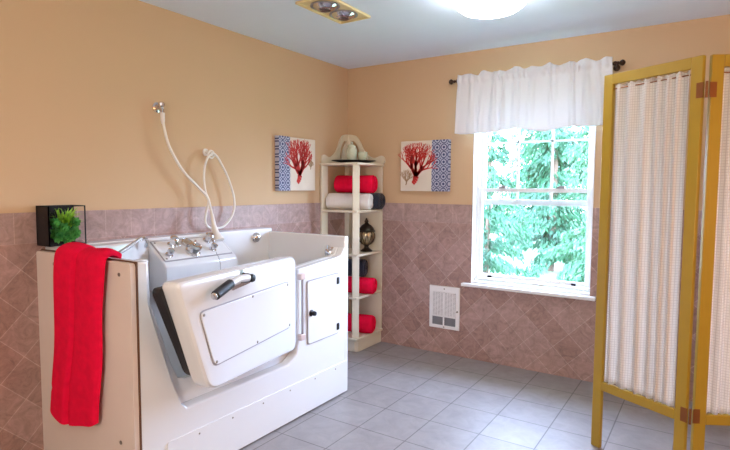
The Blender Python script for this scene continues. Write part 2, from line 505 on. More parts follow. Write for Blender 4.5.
# ------------------------------------------------------------------ outside trees
def conifer(name, label, x, y, h, spread, seed, mat, bark, low=-.3, n_br=70, group=None):
    rnd = random.Random(seed)
    t = thing(name, label, 'tree', (x, y, -.6), group)
    MB().tube([(x, y, -.6), (x + .05, y, h * .45), (x, y, h)], [spread * .055, spread * .035, .02], 9).build('trunk', M[bark], t)
    b = MB()
    for k in range(n_br):
        f = k / n_br
        z0 = low + (h - low) * f
        L = spread * (1 - .8 * f) * rnd.uniform(.6, 1.05)
        a = rnd.uniform(0, 2 * PI); d = Vector((math.cos(a), math.sin(a), 0)); s = Vector((-d.y, d.x, 0))
        m = int(9 * L / spread * 2 + 6)
        for j in range(m):
            tt = (j + .6) / m
            p = Vector((x, y, z0)) + d * (L * tt) + Vector((0, 0, -.30 * L * tt * tt + .06 * L))
            for q in range(9):
                o = p + s * rnd.uniform(-.34, .34) * L * (1.1 - .6 * tt) * .55 + Vector((0, 0, rnd.uniform(-.08, .05)))
                ln = rnd.uniform(.09, .22) * (.45 + .25 * spread); w = ln * rnd.uniform(.10, .2)
                dr = (d * rnd.uniform(.1, .8) + s * rnd.uniform(-.5, .5) + Vector((0, 0, rnd.uniform(-1.1, -.35)))).normalized()
                sd = dr.cross(Vector((rnd.uniform(-1, 1), rnd.uniform(-1, 1), .4))).normalized() * w
                e = o + dr * ln
                b.quad(o, o + dr * ln * .45 + sd, e, o + dr * ln * .45 - sd)
    b.build('foliage', M[mat], t, flat=True)
    return t
conifer('cedar_tree', 'nearest drooping conifer at the left of the window view', -.78, 5.7, 3.9, .98, 1, 'conifer', 'bark', n_br=70)
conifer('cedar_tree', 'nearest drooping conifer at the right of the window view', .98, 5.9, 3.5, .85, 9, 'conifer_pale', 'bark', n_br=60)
conifer('cedar_tree', 'tall conifer further back, filling the middle of the window view', -.40, 9.0, 4.6, 1.85, 5, 'conifer', 'bark', n_br=140)
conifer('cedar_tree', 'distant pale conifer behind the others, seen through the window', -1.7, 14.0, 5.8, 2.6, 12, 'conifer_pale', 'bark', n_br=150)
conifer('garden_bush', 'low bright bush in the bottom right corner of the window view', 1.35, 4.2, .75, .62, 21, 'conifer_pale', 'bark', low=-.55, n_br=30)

# ------------------------------------------------------------------ walk-in tub
tub = thing('walk_in_tub', 'white walk-in bathtub with outward door along the left wall', 'bathtub', (.42, -1.9, 0))
XF, XI = .80, .715
outer = [(-1.130, .03), (-2.661, .03), (-2.661, 1.055)]
open_f = [(-2.612, 1.055), (-2.611, .865), (-2.506, .515), (-2.452, .372), (-2.425, .345), (-1.715, .350), (-1.648, .395), (-1.632, .47), (-1.628, .895)]
open_m = [(-2.606, 1.055), (-2.604, .865), (-2.499, .519), (-2.447, .380), (-2.418, .354), (-1.718, .358), (-1.655, .40), (-1.640, .47), (-1.636, .895)]
open_i = [(-2.572, 1.055), (-2.566, .865), (-2.466, .560), (-2.430, .478), (-2.39, .462), (-1.76, .462), (-1.70, .482), (-1.675, .53), (-1.665, .895)]
right_top = [(-1.60, .897), (-1.45, .910), (-1.32, .920), (-1.24, .925), (-1.195, .94), (-1.172, .975), (-1.130, 1.0)]
b = MB(); b.prism(outer + open_m + right_top, 0, XI + .03, XF, poly_hi=outer + open_f + right_top)
b.prism(outer + open_i + right_top, 0, XI - .01, XI + .032)
b.box(.012, XF + .001, -1.165, -1.122, .03, 1.055)                       # end wall far from the camera
b.box(.012, XI + .01, -2.661, -2.612, .03, 1.054)                        # end wall by the towel
b.box(.012, .125, -2.65, -1.13, .03, 1.078)                              # ledge along the tiled wall
b.prism([(.012, -2.655), (.26, -2.655), (.25, -2.58), (.21, -2.30), (.15, -2.16), (.012, -2.16)], 2, .6, 1.073)   # corner deck
b.box(.012, XI, -2.65, -1.13, .03, .20)                                  # tub floor
b.box(.12, XI, -1.60, -1.13, .20, .60)                                   # seat
b.build('shell', M['acrylic'], tub, bevel=.009, seg=3, angle=50)
b = MB(); b.prism([(.10, 1.070), (.13, 1.066), (.290, .944), (.305, .928), (.31, .78), (.10, .78)], 1, -2.165, -1.64)
b.build('faucet_deck', M['acrylic'], tub, bevel=.006, seg=2)
def deckp(y, t):                                       # a point on the sloping deck face, t 0 = back, 1 = front
    return Vector((.13 + .16 * t, y, 1.066 - .122 * t))
dn = Vector((.122, 0, .16)).normalized()
T = Matrix.Translation((0, 0, 0))
b = MB(); b.loft([[deckp(-2.150, .06) + dn * .0006, deckp(-2.150, .93) + dn * .0006, deckp(-1.655, .93) + dn * .0006, deckp(-1.655, .06) + dn * .0006], [deckp(-2.150, .06) + dn * .002, deckp(-2.150, .93) + dn * .002, deckp(-1.655, .93) + dn * .002, deckp(-1.655, .06) + dn * .002]])
b.build('seam', M['gap'], tub)
b = MB(); b.loft([[deckp(-2.144, .10) + dn * .0015, deckp(-2.144, .89) + dn * .0015, deckp(-1.661, .89) + dn * .0015, deckp(-1.661, .10) + dn * .0015], [deckp(-2.144, .10) + dn * .006, deckp(-2.144, .89) + dn * .006, deckp(-1.661, .89) + dn * .006, deckp(-1.661, .10) + dn * .006]])
b.build('faucet_plate', M['acrylic'], tub, bevel=.002)
for y_, t_ in ((-2.13, .16), (-2.13, .83)):
    p = deckp(y_, t_) + dn * .006
    MB().lathe([(.006, 0), (.006, .002), (.003, .004)], n=10, T=frame2(p, p + dn)).build('screw', M['steel'], tub)
def knob(name, y, t, kind):
    p = deckp(y, t) + dn * .006; T = frame2(p, p + dn); b = MB()
    if kind == 'lever':                                # round chrome base with a stubby cross handle
        b.lathe([(.026, 0), (.026, .006), (.015, .012), (.014, .035), (.024, .040), (.026, .052), (.018, .060), (.006, .062)], n=20, T=T)
        b.tube([(.0, -.012, .046), (0, -.048, .040)], [.008, .006], 8, T=T)
        b.sphere(T @ Vector((0, -.050, .039)), .009, 6)
    elif kind == 'valve':                              # large dial
        b.lathe([(.045, 0), (.045, .010), (.036, .016), (.034, .034), (.040, .038), (.038, .050), (.022, .056), (.010, .050)], n=24, T=T)
        b.tube([(.0, .01, .046), (.03, .046, .046)], [.008, .006], 8, T=T)
    elif kind == 'gauge':
        b.lathe([(.034, 0), (.034, .014), (.030, .018), (.029, .013), (.002, .013)], n=24, T=T)
    else:
        b.lathe([(.022, 0), (.022, .006), (.013, .010), (.013, .024), (.020, .028), (.019, .040), (.008, .044)], n=18, T=T)
    return b.build(name, M['chrome'], tub, angle=30)
knob('tap_handle', -2.035, .30, 'lever'); knob('temperature_gauge', -1.93, .30, 'gauge'); knob('diverter_knob', -2.10, .70, 'small')
knob('mixer_dial', -1.935, .68, 'valve'); knob('tap_handle', -1.775, .28, 'lever'); knob('diverter_knob', -1.785, .68, 'small')
# stopper chain
ch = spline([deckp(-1.79, .86) + dn * .02, Vector((.318, -1.795, .925)), Vector((.325, -1.795, .86)), Vector((.335, -1.79, .76))], 8)
MB().tube(ch, .0022, 6).build('chain', M['chrome'], tub)
# jets and the chrome knob on the far end wall
for (x, z, r) in ((.06, 1.02, .030),):
    p = Vector((.127, -1.30, 1.02)); T = frame2(p, p + Vector((1, -.35, .1)))
    MB().lathe([(.034, -.006), (.034, .006), (.026, .010), (.024, .030), (.016, .036), (.004, .037)], n=20, T=T).build('water_jet', M['chrome'], tub)
p = Vector((.70, -1.166, .945)); T = frame2(p, p + Vector((0, -1, 0)))
b = MB().lathe([(.034, 0), (.034, .006), (.016, .010), (.014, .030), (.026, .034), (.028, .048), (.018, .056), (.004, .058)], n=20, T=T)
b.tube([(0, .01, .044), (0, .05, .048)], [.009, .007], 8, T=T)
b.build('drain_knob', M['chrome'], tub)
# chrome grab rail inside the near corner
b = MB().tube(spline([(.31, -2.46, .985), (.31, -2.455, 1.025), (.285, -2.37, 1.060), (.255, -2.27, 1.098), (.225, -2.225, 1.075), (.215, -2.225, 1.04)], 6), .0105, 10)
b.build('grab_rail', M['chrome'], tub)
# cream end panel facing the camera, with its dark edge band and four screws
MB().box(.005, .801, -2.668, -2.661, 0, 1.058).build('edge_band', M['brown_edge'], tub)
ep = MB().prism(rounded([(.006, .004), (.796, .004), (.796, 1.052), (.006, 1.052)], [0, 0, .02, .02]), 1, -2.692, -2.668)
epo = ep.build('end_panel', M['cream_panel'], tub, bevel=.003)
epo['label'] = 'cream board on the end of the tub'
for x, z in ((.178, 1.0), (.715, 1.0), (.14, .242), (.695, .258)):
    p = Vector((x, -2.692, z))
    MB().lathe([(.009, 0), (.008, .003), (.003, .004)], n=12, T=frame2(p, p + Vector((0, -1, 0)))).build('screw', M['steel'], epo)
# lower access strip on the front with screws
ak = MB().prism(rounded([(-2.545, .012), (-1.135, .012), (-1.135, .222), (-2.535, .222)], [0, 0, .01, .01]), 0, XF - .004, XF + .005)
ako = ak.build('kick_panel', M['acrylic'], tub, bevel=.004, seg=3)
for y in (-2.36, -2.15, -1.93, -1.71, -1.48, -1.27):
    p = Vector((XF + .005, y, .197))
    MB().lathe([(.005, 0), (.004, .002), (.001, .0025)], n=10, T=frame2(p, p + Vector((1, 0, 0)))).build('screw', M['steel'], ako)
MB().box(XF - .06, XF - .012, -2.64, -1.14, 0, .031).box(.03, .06, -2.64, -1.14, 0, .031).build('base', M['gap'], tub)
# small access hatch on the right
hat = MB().prism(rounded([(-1.552, .424), (-1.238, .428), (-1.238, .827), (-1.558, .816)], .02), 0, XF, XF + .0045)
hat.build('seam', M['gap'], tub)
ho = MB().prism(rounded([(-1.547, .430), (-1.243, .434), (-1.243, .821), (-1.553, .810)], .018), 0, XF + .0005, XF + .009).build('access_hatch', M['acrylic'], tub, bevel=.002)
p = Vector((XF + .009, -1.522, .616))
MB().lathe([(.020, 0), (.020, .004), (.010, .008), (.010, .018), (.015, .022), (.013, .032), (.003, .034)], n=16, T=frame2(p, p + Vector((1, 0, 0)))).build('hatch_knob', M['black_plastic'], ho)
for z in (.775, .475):
    MB().box(XF + .004, XF + .014, -1.262, -1.238, z - .022, z + .022).build('hatch_hinge', M['black_plastic'], ho, bevel=.003)
# ---- the door, swung out by 14 degrees on its right-hand hinge
DA = math.radians(14)
du = Vector((math.sin(DA), -math.cos(DA), 0)); dw = Vector((math.cos(DA), math.sin(DA), 0))
DT = Matrix((( du.x, dw.x, 0, .832), (du.y, dw.y, 0, -1.677), (0, 0, 1, 0), (0, 0, 0, 1)))   # local (u, w, z); outer face at w = 0
outl = rounded([(.005, .985), (.005, .435), (.835, .488), (1.03, 1.0)], [.05, .05, .07, .03], 7)
def inset(poly, d, k=None):
    cx = sum(p[0] for p in poly) / len(poly); cz = sum(p[1] for p in poly) / len(poly)
    out = []
    for x, z in poly:
        v_ = Vector((x - cx, z - cz)); L = v_.length
        out.append((x - math.copysign(min(d, abs(v_.x)), v_.x) * min(1, abs(v_.x) / .2), z - math.copysign(min(d, abs(v_.y)), v_.y) * min(1, abs(v_.y) / .12)))
    return out
def dring(poly, w): return [(x, w, z) for x, z in poly]
b = MB()
b.loft([dring(inset(outl, .010), -.088), dring(inset(outl, .005), -.080), dring(inset(outl, .003), -.03), dring(inset(outl, .004), -.014), dring(inset(outl, .011), -.004), dring(inset(outl, .022), 0)], T=DT)
dr = b.build('door', M['acrylic'], tub, angle=28)
b = MB()
gi = [(x + .006 if x > .4 else x, z + (.050 if z < .7 else -.030)) for x, z in inset(outl, .0)]
go = inset(gi, .05)
b.loft([dring(go, -.128), dring(inset(gi, .004), -.128), dring(gi, -.123), dring(gi, -.091), dring(inset(gi, .004), -.087), dring(go, -.087)], cap=False, T=DT)
b.build('gasket', M['black_rubber'], dr)
pl = [(.905, .858), (.808, .592), (.088, .588), (.110, .857)]
MB().prism(rounded(pl, .035), 1, -.001, .002, T=DT).build('seam', M['gap'], dr)
dp = MB().prism(rounded(inset(pl, .006), .032), 1, -.001, .006, T=DT).build('door_panel', M['acrylic'], dr, bevel=.002)
for u, z in ((.875, .838), (.79, .612), (.108, .608), (.130, .838), (.45, .606), (.49, .843)):
    p = DT @ Vector((u, .006, z))
    MB().lathe([(.007, 0), (.006, .002), (.002, .003)], n=10, T=frame2(p, p + dw)).build('screw', M['steel'], dr)
# handle: black grip, white arm, chrome plate, black pivot
g0, g1 = DT @ Vector((.855, .046, .918)), DT @ Vector((.725, .040, .950))
d_ = (g1 - g0)
MB().tube([g0, g0 + d_ * .04, g0 + d_ * .5, g0 + d_ * .96, g1], [.016, .021, .022, .021, .016], 14).build('handle_grip', M['black_rubber'], dr)
MB().lathe([(.012, 0), (.016, .002), (.016, .006), (.010, .009)], n=14, T=frame2(g0, g0 - d_)).build('grip_cap', M['chrome'], dr)
MB().tube([g1 - d_ * .05, DT @ Vector((.66, .038, .958)), DT @ Vector((.60, .036, .954)), DT @ Vector((.565, .036, .948))], [.015, .017, .019, .016], 12).build('handle_arm', M['acrylic'], dr)
p = DT @ Vector((.565, .0, .947)); MB().lathe([(.024, 0), (.024, .020), (.019, .036), (.019, .050), (.016, .058), (.004, .060)], n=18, T=frame2(p, p + dw)).build('handle_pivot', M['black_plastic'], dr)
MB().prism(rounded([(.675, .905), (.675, .922), (.52, .932), (.52, .915)], .008), 1, .0, .012, T=DT).build('latch_plate', M['chrome'], dr, bevel=.003)
# sticker on the sloping top edge of the door
p = DT @ Vector((.575, .0, .972))
MB().lathe([(.014, 0), (.014, .0016), (.001, .0016)], n=18, T=frame2(p, p + dw)).build('sticker', M['label_green'], dr)
# hinge on the front skin
hg = MB().box(XF - .002, XF + .030, -1.640, -1.600, .835, .870).build('hinge', M['hinge_block'], tub, bevel=.004)
hg2 = MB().box(XF - .002, XF + .030, -1.640, -1.600, .475, .510).build('hinge', M['hinge_block'], tub, bevel=.004)
MB().tube([(XF + .016, -1.612, .48), (XF + .016, -1.612, .86)], .007, 10).build('hinge_rod', M['gap'], tub)

# ------------------------------------------------------------------ shower hose on the wall
hs = thing('shower_hose', 'white shower hose looped over a wall hook above the tub', 'shower hose', (.01, -2.0, 1.8))
b = MB().lathe([(.030, 0), (.030, .005), (.018, .010), (.014, .03)], n=18, T=frame2((0, -1.985, 1.845), (1, -1.985, 1.845)))
b.tube([(.02, -1.985, 1.845), (.045, -1.985, 1.845), (.055, -1.985, 1.83), (.055, -1.985, 1.80)], .012, 10)
b.lathe([(.012, 0), (.020, .006), (.020, .022), (.011, .03)], n=12, T=frame2((.046, -1.985, 1.845), (.046, -1.985, 1.90)))
b.build('wall_outlet', M['chrome'], hs)
MB().tube([(.055, -1.985, 1.81), (.056, -1.985, 1.77), (.057, -1.984, 1.745)], [.013, .013, .009], 12).build('hose_nut', M['hose'], hs)
h1 = spline([(.057, -1.985, 1.76), (.062, -1.965, 1.66), (.07, -1.935, 1.58), (.08, -1.865, 1.47), (.09, -1.76, 1.37), (.10, -1.70, 1.31), (.125, -1.695, 1.235), (.14, -1.695, 1.19)], 8)
MB().tube(h1, .0082, 10).build('hose', M['hose'], hs)
h2 = spline([(.066, -1.625, 1.585), (.066, -1.660, 1.565), (.066, -1.688, 1.50), (.066, -1.695, 1.42), (.068, -1.685, 1.34), (.075, -1.668, 1.28), (.075, -1.690, 1.20), (.07, -1.690, 1.14), (.07, -1.655, 1.105), (.07, -1.60, 1.10), (.07, -1.53, 1.115), (.068, -1.455, 1.19), (.066, -1.440, 1.29), (.066, -1.485, 1.42), (.066, -1.555, 1.535), (.066, -1.60, 1.585), (.066, -1.640, 1.590)], 7)
MB().tube(h2, .0075, 10).build('hose', M['hose'], hs)
MB().tube([(.14, -1.698, 1.20), (.158, -1.700, 1.13), (.175, -1.700, 1.080), (.188, -1.70, 1.045), (.196, -1.70, 1.030)], [.011, .015, .024, .040, .042], 16).build('hand_shower', M['hose'], hs)
b = MB().lathe([(.024, 0), (.024, .006), (.012, .010), (.010, .04)], n=16, T=frame2((0, -1.625, 1.60), (1, -1.625, 1.60)))
ring = [(.055, -1.625 + .024 * math.cos(a), 1.585 + .024 * math.sin(a)) for a in [2 * PI * k / 20 for k in range(21)]]
b.tube(ring, .006, 8)
b.build('hook', M['hose'], hs)

# ------------------------------------------------------------------ red towel on the tub end
def towel():
    path = spline([(-2.640, 1.064), (-2.655, 1.074), (-2.68, 1.085), (-2.705, 1.080), (-2.724, 1.062), (-2.728, 1.0), (-2.727, .85), (-2.726, .65), (-2.728, .48), (-2.728, .36), (-2.728, .305)], 6)
    path = [Vector((0, q[0], q[1])) for q in path]
    L = [0]
    for i in range(1, len(path)): L.append(L[-1] + (path[i] - path[i - 1]).length)
    rings = []; n = 40
    for i, c in enumerate(path):
        t = L[i] / L[-1]
        d = (path[min(i + 1, len(path) - 1)] - path[max(i - 1, 0)]).normalized()
        nrm = Vector((0, -d.z, d.y)); nrm = -nrm if i == 0 and nrm.y > 0 else nrm
        nrm = Vector((0, d.z, -d.y)) if Vector((0, d.z, -d.y)).dot(Vector((0, -.4, .6))) >= 0 or d.z < 0 else nrm
        if d.z < -.2: nrm = Vector((0, d.z, -d.y))
        nrm = Vector((0, d.z, -d.y))
        down = max(0, (t - .10) / .90)
        xl = .285 - .095 * down - .006 * math.sin(t * 9); xr = .658 - .082 * down + .006 * math.sin(t * 12)
        ring = []
        mf = 30
        us = [(1, .5 - .5 * math.cos(PI * k / mf) if k < 0 else k / mf) for k in range(mf + 1)] + [(0, 1 - k / 8) for k in range(9)]
        for side, u in us:
            edge = (1 - abs(2 * u - 1) ** 9) ** .5
            th = (.026 + .006 * math.sin(t * 7 + u * 3) * down + .004 * math.sin(u * 8 + t * 5)) * edge + (.009 * edge if u < .46 else 0)
            groove = .017 * math.exp(-((u - .46) / .022) ** 2) * edge
            band = .005 * edge if (.83 < t < .845 or .865 < t < .88) else 0
            sag = -.030 * math.exp(-((u - .45) / .3) ** 2) * max(0, (t - .9) / .1)
            out = (th - groove - band) if side else 0
            round_ = .022 * (abs(2 * u - 1) ** 8) * max(0, (t - .93) / .07)
            ring.append(Vector((xl + (xr - xl) * u, c.y, c.z + sag + round_)) + nrm * (-.008 + out))
        rings.append(ring)
    return MB().loft(rings)
tw = towel().build('bath_towel', M['red'], None, loc=(.45, -2.7, 1.06), angle=70)
tag(tw, 'coral red bath towel draped over the cream end panel of the tub', 'towel')

# ------------------------------------------------------------------ planter box
pb = thing('framed_planter', 'black open frame with small green plants on the tub corner', 'planter', (.08, -2.6, 1.079))
py0, py1, pz0, pz1, px0, px1 = -2.69, -2.508, 1.079, 1.276, .015, .135
MB().box(px0, px0 + .008, py0, py1, pz0, pz1).build('back_panel', M['black_plastic'], pb)
MB().box(px0, px1, py0, py0 + .006, pz0, pz1).build('side_panel', M['black_plastic'], pb)
b = MB(); w = .005
b.box(px1 - w, px1, py0, py0 + w, pz0, pz1).box(px1 - w, px1, py1 - w, py1, pz0, pz1).box(px1 - w, px1, py0, py1, pz1 - w, pz1).box(px1 - w, px1, py0, py1, pz0, pz0 + w)
b.box(px0, px1, py1 - w, py1, pz1 - w, pz1).box(px0, px1, py1 - w, py1, pz0, pz0 + w).box(px0, px1, py0, py0 + w, pz1 - w, pz1)
b.build('wire_frame', M['black_plastic'], pb)
MB().box(px0 + .008, px0 + .07, py0 + .03, py1 - .03, pz0, pz0 + .035).build('soil_tray', M['black_plastic'], pb)
rnd = random.Random(4)
b = MB()
for k in range(64):
    a = rnd.uniform(0, 2 * PI); el = rnd.uniform(.35, 1.4); L = rnd.uniform(.085, .135)
    o = Vector((px0 + .05, -2.585 + rnd.uniform(-.03, .03), pz0 + .082 + rnd.uniform(-.01, .02)))
    d = Vector((math.cos(a) * math.cos(el) * .55, math.sin(a) * math.cos(el), math.sin(el)))
    s = d.cross(Vector((.3, .2, 1))).normalized() * .0052
    m1 = o + d * L * .55 + Vector((0, 0, .006)); e = o + d * L + Vector((0, 0, -.02 * math.cos(el)))
    e.x = max(e.x, px0 + .012); e.z = min(e.z, pz1 - .012)
    b._add([o - s * .6, o + s * .6, m1 + s, m1 - s, e], [(0, 1, 2, 3), (3, 2, 4)])
b.build('grassy_plant', M['blade'], pb, flat=True)
b = MB()
for (yy, zz, R) in ((-2.630, .05, .048), (-2.585, .038, .046), (-2.548, .055, .044), (-2.640, .11, .036), (-2.540, .11, .036), (-2.60, .08, .042)):
    for k in range(20):
        a = 2.4 * k; el = .15 + .06 * k
        o = Vector((px0 + .062, yy, pz0 + zz))
        d = Vector((math.sin(el) * .8 + .15, math.cos(el) * math.cos(a), math.cos(el) * math.sin(a))).normalized()
        s = d.cross(Vector((1, .1, .2))).normalized() * R * .34
        nn = d.cross(s).normalized() * R * .10
        m1 = o + d * R * .6; e = o + d * R
        lo_ = pz0 + .004
        pts = [o, m1 + s - nn, e, m1 - s - nn, m1 + nn]
        pts = [Vector((min(max(q.x, px0 + .01), px1 - .008), q.y, max(q.z, lo_))) for q in pts]
        b._add(pts, [(0, 1, 4), (1, 2, 4), (2, 3, 4), (3, 0, 4)])
b.build('succulents', M['leaf'], pb, flat=True)

# ------------------------------------------------------------------ wall art
def coral_mesh(b, origin, to3, scale, seed, lean=0.0, depth=6, w0=.018):
    rnd = random.Random(seed)
    def seg(p, q, wa, wb, lift):
        d = (Vector(q) - Vector(p)); n = Vector((-d.y, d.x)).normalized()
        lo = [to3(*(Vector(p) + n * wa), 0), to3(*(Vector(p) - n * wa), 0), to3(*(Vector(q) - n * wb), 0), to3(*(Vector(q) + n * wb), 0)]
        hi = [to3(*(Vector(p) + n * wa), .0016 + lift), to3(*(Vector(p) - n * wa), .0016 + lift), to3(*(Vector(q) - n * wb), .0016 + lift), to3(*(Vector(q) + n * wb), .0016 + lift)]
        b.loft([lo, hi])
    def grow(p, ang, L, w, k):
        steps = 2
        for s in range(steps):
            ang += rnd.uniform(-.16, .16)
            q = (p[0] + math.sin(ang) * L / steps, p[1] + math.cos(ang) * L / steps)
            seg(p, q, w, w * .88, k * 1e-5); p = q; w *= .9
        if k == 0 or L < .012 * scale: return
        n = 3 if k > depth - 2 else 2
        for j in range(n):
            sp = (j - (n - 1) / 2) * (.56 if n == 2 else .44)
            grow(p, ang * .80 + sp + rnd.uniform(-.12, .12), L * rnd.uniform(.66, .84), w * .78, k - 1)
    p = origin
    for s in range(4):
        ang = .75 - .2 * s + lean
        q = (p[0] + math.sin(ang) * .022 * scale, p[1] + math.cos(ang) * .022 * scale)
        seg(p, q, w0 * (.7 + .1 * s) * scale, w0 * (.8 + .1 * s) * scale, 0); p = q
    for sp in (-.85, -.5, -.15, .2, .55, .85):
        grow(p, sp * .9 + lean * .3, .115 * scale * (1 - .25 * abs(sp)), w0 * .55 * scale, depth - 1)

def picture(label, to3, strip_u, motif_u, border, seed, loc, small, ssc):
    # to3(u, z, out): u along the wall 0..W, z 0..Hh, out = distance from the canvas face
    t = thing('canvas_print', label, 'picture', loc)
    Wd, Hh, D = .44, .415, .042
    def slab(u0, u1, z0, z1, o0, o1, name, mat, bevel=0):
        b = MB(); b.loft([[to3(u0, z0, o0), to3(u1, z0, o0), to3(u1, z1, o0), to3(u0, z1, o0)], [to3(u0, z0, o1), to3(u1, z0, o1), to3(u1, z1, o1), to3(u0, z1, o1)]])
        return b.build(name, mat, t, bevel=bevel)
    slab(0, Wd, 0, Hh, -D, 0, 'canvas', M['canvas'], .003)
    e = .0014
    if strip_u == 'right': slab(Wd * .66, Wd + e, -e, Hh + e, -D + .003, e, 'patterned_border', border)
    else: slab(-e, Wd * .29, -e, Hh + e, -D + .003, e, 'patterned_border', border)
    b = MB(); coral_mesh(b, motif_u, to3, .76, seed, w0=.032)
    b.build('coral_motif', M['coral'], t)
    b = MB()
    coral_mesh(b, small, to3, ssc, seed + 3, lean=-.2, depth=4)
    b.build('small_coral_motif', M['tan_ink'], t)
    return t
picture('square canvas with red coral and patterned right border on the window wall', lambda u, z, o: Vector((.580 + u, -.042 - o, 1.348 + z)), 'right', (.118, .062), M['border_x'], 2, (.80, 0, 1.348), (.050, .05), .33)
picture('square canvas with red coral and patterned left border beside the corner shelf', lambda u, z, o: Vector((.042 + o, -.965 + u, 1.348 + z)), 'left', (.215, .062), M['border_y'], 8, (0, -.745, 1.348), (.375, .17), .2)

# ------------------------------------------------------------------ wall heater
ht = thing('wall_heater', 'white louvered electric heater set low in the tiled wall', 'heater', (.993, -.008, .213))
hx0, hx1, hz0, hz1, hy = .858, 1.128, .214, .568, -.008
b = MB().box(hx0, hx1, hy - .016, hy, hz0, hz1)
b.build('cover', M['heater'], ht, bevel=.005)
b = MB().box(hx0 + .032, hx1 - .032, hy - .0175, hy - .015, hz0 + .03, hz1 - .05)
b.build('grille_backing', M['dark_louver'], ht)
for a, c in ((hx0 + .034, hx0 + .128), (hx1 - .128, hx1 - .034)):
    b = MB()
    for k in range(19):
        z = hz0 + .112 + k * .0104
        b.box(a, c, hy - .023, hy - .017, z, z + .0068)
    for k in range(5):
        x = a + (c - a) * k / 4; b.box(x - .002, x + .002, hy - .0225, hy - .0165, hz0 + .11, hz1 - .055)
    b.build('grille', M['heater'], ht)
    b = MB()
    for k in range(4): b.box(a, c, hy - .021, hy - .017, hz0 + .034 + k * .017, hz0 + .039 + k * .017)
    b.build('outlet_vent', M['dark_louver'], ht)
b = MB().box(hx0 + .03, hx1 - .03, hy - .024, hy - .016, hz0 + .099, hz0 + .110).box((hx0 + hx1) / 2 - .006, (hx0 + hx1) / 2 + .006, hy - .024, hy - .016, hz0 + .03, hz1 - .05)
b.build('grille_bar', M['heater'], ht)
p = Vector((hx1 - .018, hy - .016, hz0 + .155)); MB().lathe([(.008, 0), (.007, .006), (.002, .007)], n=12, T=frame2(p, p + Vector((0, -1, 0)))).build('thermostat_knob', M['steel'], ht)
for z in (hz0 + .014, hz1 - .022):
    p = Vector(((hx0 + hx1) / 2, hy - .016, z)); MB().lathe([(.006, 0), (.005, .002), (.001, .003)], n=10, T=frame2(p, p + Vector((0, -1, 0)))).build('screw', M['steel'], ht)

# ------------------------------------------------------------------ corner shelf
sh = thing('corner_shelf', 'cream corner shelf unit with scalloped crest between the two coral canvases', 'shelf', (.2, -.2, 0))
SA, SB = .385, -.415
g0 = .010
lev = [.105, .447, .803, 1.166, 1.560]
for i, z in enumerate(lev):
    o = .012 if i in (0, 4) else 0
    b = MB().box(g0, SA + o, SB - o, -g0, z, z + .019)
    b.build('shelf_board', M['shelf'], sh, bevel=.003)
MB().prism([(g0, -g0), (g0, SB + .02), (SA - .03, SB + .02), (SA - .004, SB + .045), (SA - .004, -g0)], 2, 0, .105).build('plinth', M['shelf'], sh, bevel=.004)
T = Matrix.Translation((SA - .028, SB + .028, 0)) @ Matrix.Rotation(PI / 4, 4, 'Z')
MB().box(-.029, .029, -.012, .012, .124, 1.56, T=T).build('front_post', M['shelf'], sh, bevel=.004)
MB().box(g0, g0 + .014, SB, SB + .085, .124, 1.56).build('side_panel', M['shelf'], sh)
MB().box(SA - .30, SA, -g0 - .014, -g0, .124, 1.56).build('back_panel', M['shelf'], sh)
MB().box(g0, g0 + .05, -g0 - .05, -g0, .124, 1.56).build('corner_post', M['shelf'], sh)
def crest(to3, sub):
    prof = spline([(0, .272, 0), (.05, .270, 0), (.100, .252, 0), (.140, .205, 0), (.168, .150, 0), (.205, .100, 0), (.255, .066, 0), (.30, .056, 0), (.335, .066, 0), (.365, .074, 0), (.390, .062, 0), (.400, .038, 0), (.394, .012, 0), (.375, 0, 0)], 5)
    outer = [(p.x, p.y) for p in prof]
    hole = [(p.x, p.y) for p in spline([(.035, .210, 0), (.075, .212, 0), (.118, .165, 0), (.140, .085, 0), (.132, .045, 0), (.108, .050, 0), (.092, .115, 0), (.065, .165, 0), (.035, .210, 0)], 5)[:-1]]
    # board = outline with a slot cut to the hole
    cut = min(range(len(hole)), key=lambda i: (hole[i][0] - .124) ** 2 + (hole[i][1] - .045) ** 2)
    h2 = hole[cut:] + hole[:cut]
    poly = [(0, 0)] + outer + [(h2[0][0] + .0005, 0)] + [(h2[0][0] + .0005, h2[0][1])] + h2[1:][::-1] + [(h2[0][0] - .0005, h2[0][1]), (h2[0][0] - .0005, 0)]
    rings = [[to3(u, 1.579 + z, w) for u, z in poly] for w in (0, .016)]
    b = MB(); n = len(poly)
    vs, _ = b._add([p for r in rings for p in r], [(i, (i + 1) % n, n + (i + 1) % n, n + i) for i in range(n)])
    caps = [b.bm.faces.new(vs[:n][::-1]), b.bm.faces.new(vs[n:])]
    for c in caps: c.normal_update()
    bmesh.ops.triangulate(b.bm, faces=caps)
    return b.build('crest', M['shelf'], sh)
crest(lambda u, z, w: Vector((.003 + w, -.004 - u, z)), 0)
crest(lambda u, z, w: Vector((.004 + u, -.003 - w, z)), 1)

